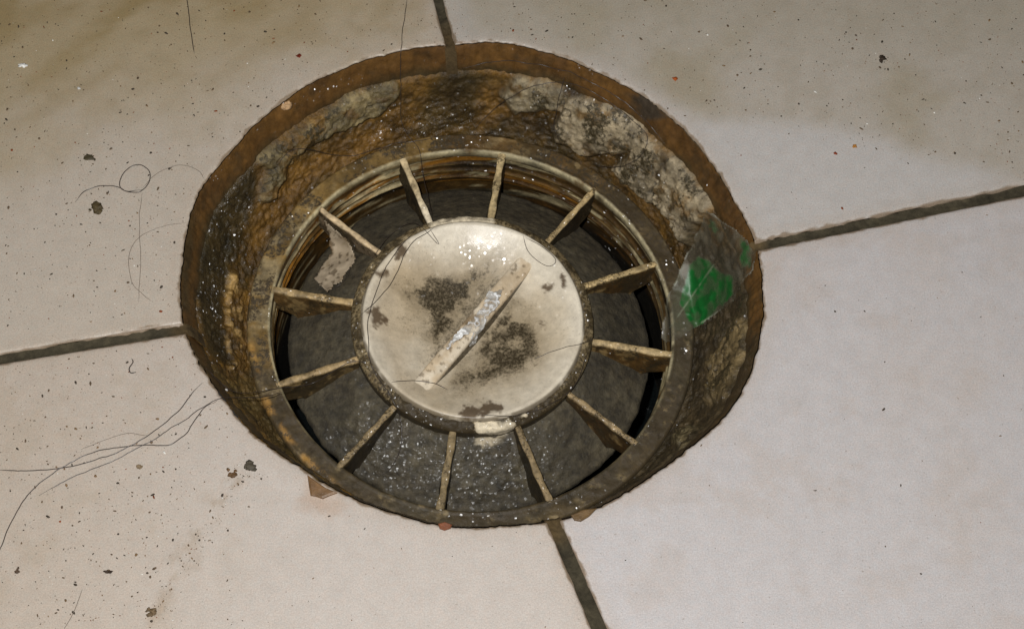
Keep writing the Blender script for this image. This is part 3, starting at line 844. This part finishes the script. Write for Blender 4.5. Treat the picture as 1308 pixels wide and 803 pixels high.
hair([(104,574),(138,560),(165,553),(190,556)], 'fine pale hair above the crossing dark hairs', 0.00007, mat=M_hair2)
hair([(80,806),(95,780),(105,752)], 'fine pale short hair on the tile below the crossing hairs', 0.00007, mat=M_hair2)
hair([(168,458),(170,462),(165,470),(167,476),(174,475)], 'tiny hooked dark fibre on the tile under the joint', 0.00014)
hair([(590,88),(650,78),(725,92),(785,122),(825,155),(850,185)], 'dark hair along the clay edge above the cement lumps', 0.0001)
hair([(600,172),(640,132),(690,108),(740,110),(790,140),(826,172),(818,198),(790,214),(752,208)], 'dark hair hooked round the largest cement lump', 0.0001)
hair([(722,98),(712,135),(708,160),(716,185)], 'short dark hair between two cement lumps', 0.0001)
hair([(560,175),(500,185),(440,200),(380,190),(350,215)], 'dark hair along the slime above the outer ring', 0.0001)
hair([(532,292),(500,330),(480,372),(470,420),(476,470),(505,518),(513,560),(500,596),(482,608)], 'long dark hair round the cap rim onto the sludge', 0.00011)
hair([(555,290),(525,312),(508,345),(492,372),(462,402)], 'dark hair slanting over the cap edge by the paper scrap', 0.00011)
hair([(475,330),(500,300),(530,285),(560,312),(548,290)], 'dark hair curled at the clean patch of the collar', 0.00009)
hair([(682,458),(712,446),(738,440),(770,430)], 'dark hair leaving the cap between two spokes', 0.00009)
hair([(500,488),(530,486),(556,490),(572,498)], 'short dark hair lying across the end of the grip bar', 0.00011)
hair([(668,300),(674,320),(688,334),(702,340),(710,332),(694,316),(672,304)], 'thin dark hair looped on the clean side of the cap', 0.00009)
hair([(262,470),(300,500),(350,497),(400,488),(450,462),(480,470)], 'dark hair crossing the outer ring onto a spoke', 0.0001)
hair([(610,530),(660,530),(705,515),(735,490),(752,445)], 'dark hair lying along the cap rim', 0.0001)
hair([(410,300),(440,318),(446,350),(420,374)], 'thin dark hair lying over the paper scrap', 0.00008)

# films and scraps
def sheet(name, poly, mat, label, cat, off=0.0012, step=2.0, smooth=60, amp=0.0010, ascale=0.008, seed=300, thick=0.00012, colf=None, taut=0.004, rag=4):
    poly = np.array(poly, float)
    x0, y0 = poly.min(0)-4; x1, y1 = poly.max(0)+4
    gx = np.arange(x0, x1, step); gy = np.arange(y0, y1, step)
    GX, GY = np.meshgrid(gx, gy)
    pts = np.stack([GX.ravel(), GY.ravel()], -1)
    nz = fbm(np.c_[pts*0.0002, np.zeros(len(pts))], 0.0025, seed)
    ins = (sdpoly(pts, poly) + rag*2*(nz-0.5)) < 0
    T = np.full(len(pts), np.nan)
    for i, p in enumerate(pts):
        h = cast(p)
        T[i] = h[2] if h else np.nan
    T = np.where(np.isnan(T), np.nanmedian(T), T)
    lo = T.reshape(GX.shape)
    lim = np.percentile(lo, 60) + taut
    lo = np.minimum(lo, lim)
    S = lo.copy()
    for _ in range(smooth):
        q = np.pad(S, 1, mode='edge')
        S = np.minimum(lo, (q[:-2, 1:-1]+q[2:, 1:-1]+q[1:-1, :-2]+q[1:-1, 2:])/4)
    D = rays(pts); D /= np.linalg.norm(D, axis=1)[:, None]
    X = CAM + D*(S.ravel()-off)[:, None]
    cr = (1-2*np.abs(fbm(X, ascale, seed+1, 3)-0.5)*2.2)            # ridged creases
    X = X - D*(amp*(np.clip(cr, 0, 1)**3) + 0.4*amp*fbm(X, ascale*2, seed+2))[:, None]
    idx = -np.ones(len(pts), int); idx[ins] = np.arange(ins.sum())
    V = X[ins]; pv = pts[ins]
    w_, h_ = len(gx), len(gy)
    F = []
    for j in range(h_-1):
        for i in range(w_-1):
            q = [j*w_+i, j*w_+i+1, (j+1)*w_+i+1, (j+1)*w_+i]
            if all(idx[k] >= 0 for k in q): F.append([idx[k] for k in q][::-1])
    used = sorted({i for f in F for i in f}); rm = {u: k for k, u in enumerate(used)}
    V = V[used]; pv = pv[used]; F = [[rm[i] for i in f] for f in F]
    col, al = colf(V, pv, np.clip(cr, 0, 1)[ins][used])
    o = link(name, V, F, mat, col=col, wet=al, solid=False)
    md = o.modifiers.new('thickness', 'SOLIDIFY'); md.thickness = thick; md.offset = 0
    return tag(o, label, cat)

def wrapcol(V, p, cr):
    c = np.tile(lin((128,122,104)), (len(V), 1))
    al = 0.08 + 0.22*sm(0.42, 0.7, fbm(V, 0.004, 321))
    g = blob(V, p, [(890,326),(912,338),(920,350),(934,352),(937,376),(918,392),(902,412),(886,420),(876,402),(868,388),(874,360),(882,338)], 2, 3, 0.003, 322)
    g = np.maximum(g, blob(V, p, [(944,308),(958,312),(958,340),(946,338)], 4, 5, 0.002, 323)*0.85)
    g = np.maximum(g, blob(V, p, [(906,280),(914,280),(916,302),(908,298)], 3, 6, 0.002, 324)*0.8)
    g = np.maximum(g, 0.22*blob(V, p, [(862,370),(900,335),(930,400),(880,425),(855,415)], 7, 8, 0.003, 325))
    scr = sm(0.48, 0.68, fbm(V, 0.003, 326, 4))
    g = g*(1-0.3*scr)
    c = mix(c, g, (12,98,36))
    al = np.maximum(al, 0.9*g)
    ed = sm(-3.0, -0.5, sdpoly(p, WRAP)) * sm(0.4, 0.5, fbm(V, 0.006, 327))
    c = mix(c, 0.7*ed, (170,166,150)); al = np.maximum(al, 0.4*ed)
    for seg in ([(912,338),(856,418)], [(940,382),(896,412)], [(884,318),(846,400)], [(876,330),(852,386)]):  # pale fold lines paint the crease highlights of the film
        a_, b_ = np.array(seg[0], float), np.array(seg[1], float)
        e = b_-a_; t = np.clip(((p-a_) @ e)/(e @ e), 0, 1)
        dd = np.linalg.norm(p-a_-t[:, None]*e, axis=1)
        k = 0.75*sm(1.6, 0.4, dd)*sm(0.36, 0.56, fbm(V, 0.005, 328))
        c = mix(c, 0.6*k, (170,176,150)); al = np.maximum(al, 0.5*k)
    return c, al
WRAP = [(902,268),(920,280),(950,300),(966,322),(962,345),(944,366),(938,384),(900,412),(872,430),(850,441),(843,430),(846,408),(852,380),(866,345),(882,315),(893,290)]
sheet('plastic_wrapper', WRAP, M_film, 'torn clear plastic wrapper with a green printed patch, stuck to the hole wall', 'wrapper', colf=wrapcol, step=1.4, amp=0.0008, off=0.0004, smooth=10, taut=0.006, rag=3)

def foilcol(V, p, cr):
    c = np.tile(lin((206,204,198)), (len(V), 1))
    c = mix(c, 0.7*sm(0.5, 0.66, fbm(V, 0.004, 331)), (150,140,124))
    c = mix(c, sm(0.6, 0.9, cr), (238,238,236))
    return c, np.clip(0.1 + 0.5*sm(0.42, 0.6, fbm(V, 0.003, 332)) + 0.5*sm(0.7, 0.95, cr), 0, 1)
sheet('plastic_scrap', [(624,374),(642,370),(638,390),(626,404),(612,430),(600,442),(604,424),(588,434),(572,450),(566,444),(584,420),(602,410),(614,392)], M_foil,
      'small crumpled shiny film scrap on the grip bar of the cap', 'scrap', off=0.0003, step=1.0, smooth=10, amp=0.0012, ascale=0.0025, seed=330, colf=foilcol, taut=0.002, rag=5)

def papercol(V, p, cr):
    c = np.tile(lin((172,156,132)), (len(V), 1))
    c = mix(c, 0.6*sm(0.5, 0.66, fbm(V, 0.004, 341)), (140,122,94))
    c = mix(c, 0.8*sm(0.62, 0.7, fbm(V, 0.0012, 342, 2)), (84,70,50))
    ed = sm(-4, 0, sdpoly(p, PAPER))*sm(0.4, 0.6, fbm(V, 0.004, 343))
    return mix(c, 0.8*ed, (96,74,44)), np.ones(len(V))
PAPER = [(413,279),(430,293),(452,315),(455,330),(448,344),(432,362),(418,374),(406,366),(399,354),(410,338),(424,320),(420,303)]
sheet('paper_scrap', PAPER, M_paper, 'torn wet beige paper scrap leaning on a spoke', 'scrap', off=0.0012, step=1.6, smooth=40, amp=0.0008, seed=340, colf=papercol, taut=0.003)

# crumbs, chips and grit
def lump_mesh(c0, nrm, r, flat, stretch, ang, seed, sub=2):
    bm = bmesh.new()
    bmesh.ops.create_icosphere(bm, subdivisions=sub, radius=1)
    v = np.array([x.co[:] for x in bm.verts]); f = [[y.index for y in x.verts] for x in bm.faces]
    bm.free()
    v = v*(1+1.3*(fbm(v+seed*3.1, 0.7, seed)-0.5)*2)[:, None]
    v = v*np.array([stretch, 1/stretch**0.5, flat])*r
    ca, sa = math.cos(ang), math.sin(ang)
    v = v @ np.array([[ca, sa, 0], [-sa, ca, 0], [0, 0, 1]])
    q = Vector((0, 0, 1)).rotation_difference(Vector(nrm)).to_matrix()
    return v @ np.array(q).T + c0 + np.array(nrm)*r*flat*0.45, f

def crumb(name, pos, r, col, label, cat='crumb', flat=0.5, stretch=1.2, ang=0, n=1, group='crumbs round the drain'):
    VV, FF, k0 = [], [], 0
    for k in range(n):
        jx = (random.gauss(0, 1)*r*3600, random.gauss(0, 1)*r*3200) if k else (0, 0)
        h = cast((pos[0]+jx[0], pos[1]+jx[1]))
        v, f = lump_mesh(h[0], h[1], r*(0.85 if k == 0 else random.uniform(0.2, 0.65)), flat, stretch, ang+k, int(pos[0])+k, 3 if k == 0 else 2)
        VV.append(v); FF += [[i+k0 for i in q] for q in f]; k0 += len(v)
    V = np.vstack(VV)
    c = np.tile(lin(col), (len(V), 1))
    c = c*(0.6+0.8*fbm(V, 0.001, 401))[:, None]
    o = link(name, V, FF, M_grit, col=c, wet=0.3, solid=False)
    return tag(o, label, cat, group)

crumb('mortar_crumb', (366,134), 0.0015, (196,160,118), 'pair of pale tan crumbs stuck on the brown clay edge', n=2, flat=0.7)
crumb('dirt_clump', (124,264), 0.0015, (78,66,42), 'brown dirt clump on the tile under the hair loop', flat=0.4, stretch=1.0, n=6)
crumb('dirt_clump', (114,202), 0.0010, (74,66,46), 'flat elongated olive dirt smear above the hair loop', flat=0.25, stretch=1.5, ang=-0.2, n=7)
crumb('dirt_clump', (320,596), 0.0012, (74,68,56), 'grey black crumbly dirt clump heading the dirt trail', flat=0.4, n=9)
crumb('dirt_clump', (297,606), 0.0008, (104,78,50), 'brown crumbs beside the grey clump of the dirt trail', flat=0.4, n=8)
crumb('dirt_clump', (196,780), 0.0009, (104,86,62), 'brown crumbs at the far end of the dirt trail', flat=0.35, n=9)
crumb('dirt_clump', (1128,75), 0.0009, (52,42,32), 'dark crumb on the tile with the curved dirty band', flat=0.5, n=5)
crumb('dirt_clump', (22,708+22), 0.0006, (92,74,58), 'faint brown speck under the S bent hair', flat=0.4, n=2)
crumb('dirt_clump', (139,730), 0.0007, (58,44,34), 'single dark oval crumb on the tile crossed by hairs', flat=0.4, stretch=1.5)
crumb('dirt_clump', (178,596), 0.0007, (124,106,82), 'tan crumb under the crossing dark hairs', flat=0.35, n=3)
crumb('rust_fleck', (382,72), 0.0006, (120,40,14), 'small rust red fleck on the tan tile beside the drain edge', 'fleck')
crumb('rust_fleck', (862,101), 0.0006, (150,72,20), 'orange rust fleck on the tile past the cement lumps', 'fleck', n=2)
crumb('rust_fleck', (1067,196), 0.0005, (130,54,24), 'small red fleck on the cleaner patch of tile', 'fleck')
crumb('rust_fleck', (1092,187), 0.0006, (176,120,50), 'small yellow fleck on the cleaner patch of tile', 'fleck', flat=0.3)
crumb('white_fleck', (29,84), 0.0008, (228,226,220), 'white flake on the tan stained tile', 'fleck', flat=0.3, stretch=1.4)
crumb('white_fleck', (101,113), 0.0005, (228,226,220), 'tiny white flake on the tile above the dirt smear', 'fleck', flat=0.3)

def chip(poly, label, col=(112,84,54), z=0.0, th=0.0007):
    p = unp(poly, z+th); nP = len(p)
    cen = p.mean(0)
    rows = [p*0+np.c_[(p[:, :2]-cen[:2])*1.04+cen[:2], np.full(nP, z+0.00005)], np.c_[p[:, :2], np.full(nP, z+th*0.7)], np.c_[(p[:, :2]-cen[:2])*0.8+cen[:2], np.full(nP, z+th)]]
    V = np.vstack(rows); F = []
    for k in range(2):
        for i in range(nP): F.append([k*nP+i, k*nP+(i+1) % nP, (k+1)*nP+(i+1) % nP, (k+1)*nP+i])
    F.append([2*nP+i for i in range(nP)]); F.append([i for i in range(nP)][::-1])
    V = V + 0.0003*(np.stack([vn(V, 0.0012, 411+i) for i in range(3)], -1)-0.5)*np.array([1, 1, 0.3])
    c = np.tile(lin(col), (len(V), 1))*(0.6+0.8*fbm(V, 0.002, 412))[:, None]
    o = link('clay_chip', V, F, M_clay, col=c, wet=0.0, smooth=False, solid=False)
    return tag(o, label, 'chip', 'clay chips on the drain edge')
chip([(393,606),(404,614),(416,622),(430,628),(420,632),(412,636),(403,632),(397,631),(395,620)], 'brown clay chip on the drain edge, largest of three')
chip([(560,668),(568,666),(577,669),(575,674),(568,676),(562,674)], 'tiny orange clay chip on the drain edge under a spoke', (112,66,42), th=0.0006)
chip([(730,657),(745,650),(762,648),(752,658),(742,664),(734,663)], 'flat tan clay chip on the drain edge beside the joint', (98,76,46))

# loose grit all over the tiles: one mass
SPOTS = [(320-125*q, 595+190*q, 7) for q in np.linspace(0, 1, 14)] + [(130,262,14),(150,590,40),(200,640,30),(60,560,40),(115,200,14),(300,600,14),(180,360,20),(1125,80,14),(700,40,30),(1080,60,60)]
bm = bmesh.new(); bmesh.ops.create_icosphere(bm, subdivisions=1, radius=1)
iv = np.array([x.co[:] for x in bm.verts]); iff = [[y.index for y in x.verts] for x in bm.faces]; bm.free()
GV, GF, GC = [], [], []
k0 = 0
tries = 0
while len(GV) < 4600 and tries < 60000:
    tries += 1
    x, y = random.uniform(-60, 1370), random.uniform(-60, 860)
    spot = random.choice(SPOTS) if tries % 48 == 0 else None
    if spot:
        x, y = random.gauss(spot[0], spot[2]), random.gauss(spot[1], spot[2])
    if y < 430-0.167*x and x < 575: den = 0.95
    elif y < 470-0.18*x: den = 0.85 if y < 150+max(0, (x-900)*0.2) else 0.07
    elif x < 480: den = 0.75 if x + 0.5*(y-500) < 330 else 0.12
    else: den = 0.025
    if not spot and random.random() > den: continue
    P0 = unp((x, y))[0]
    r0 = math.hypot(P0[0], P0[1])
    if r0 < float(hole_r(math.atan2(P0[1], P0[0])))+0.0008: continue
    h = cast((x, y))
    if h is None or h[0][2] < -0.0006: continue
    r = min(0.00040, 0.000065*math.exp(abs(random.gauss(0, 0.75))))
    st_ = random.uniform(1, 1.8); an = random.uniform(0, 3.14)
    v = iv*(1+0.5*(rng.random((len(iv), 1))-0.5))*np.array([st_, 1/st_**0.5, 0.4])*r
    ca, sa = math.cos(an), math.sin(an)
    v = v @ np.array([[ca, sa, 0], [-sa, ca, 0], [0, 0, 1]]) + h[0] + np.array([0, 0, 0.1*r])
    q = random.random()
    cc = (66,57,47) if q < 0.4 else (98,80,60) if q < 0.78 else (122,96,66) if q < 0.9 else (128,64,30) if q < 0.965 else (225,222,214)
    GV.append(v); GF += [[i+k0 for i in f] for f in iff]; k0 += len(v)
    GC.append(np.tile(lin(cc), (len(v), 1)))
o = link('grit', np.vstack(GV), GF, M_grit, col=np.vstack(GC), wet=0.2, solid=False)
tag(o, 'fine dark grit sprinkled over the tiles', 'grit', kind='stuff')
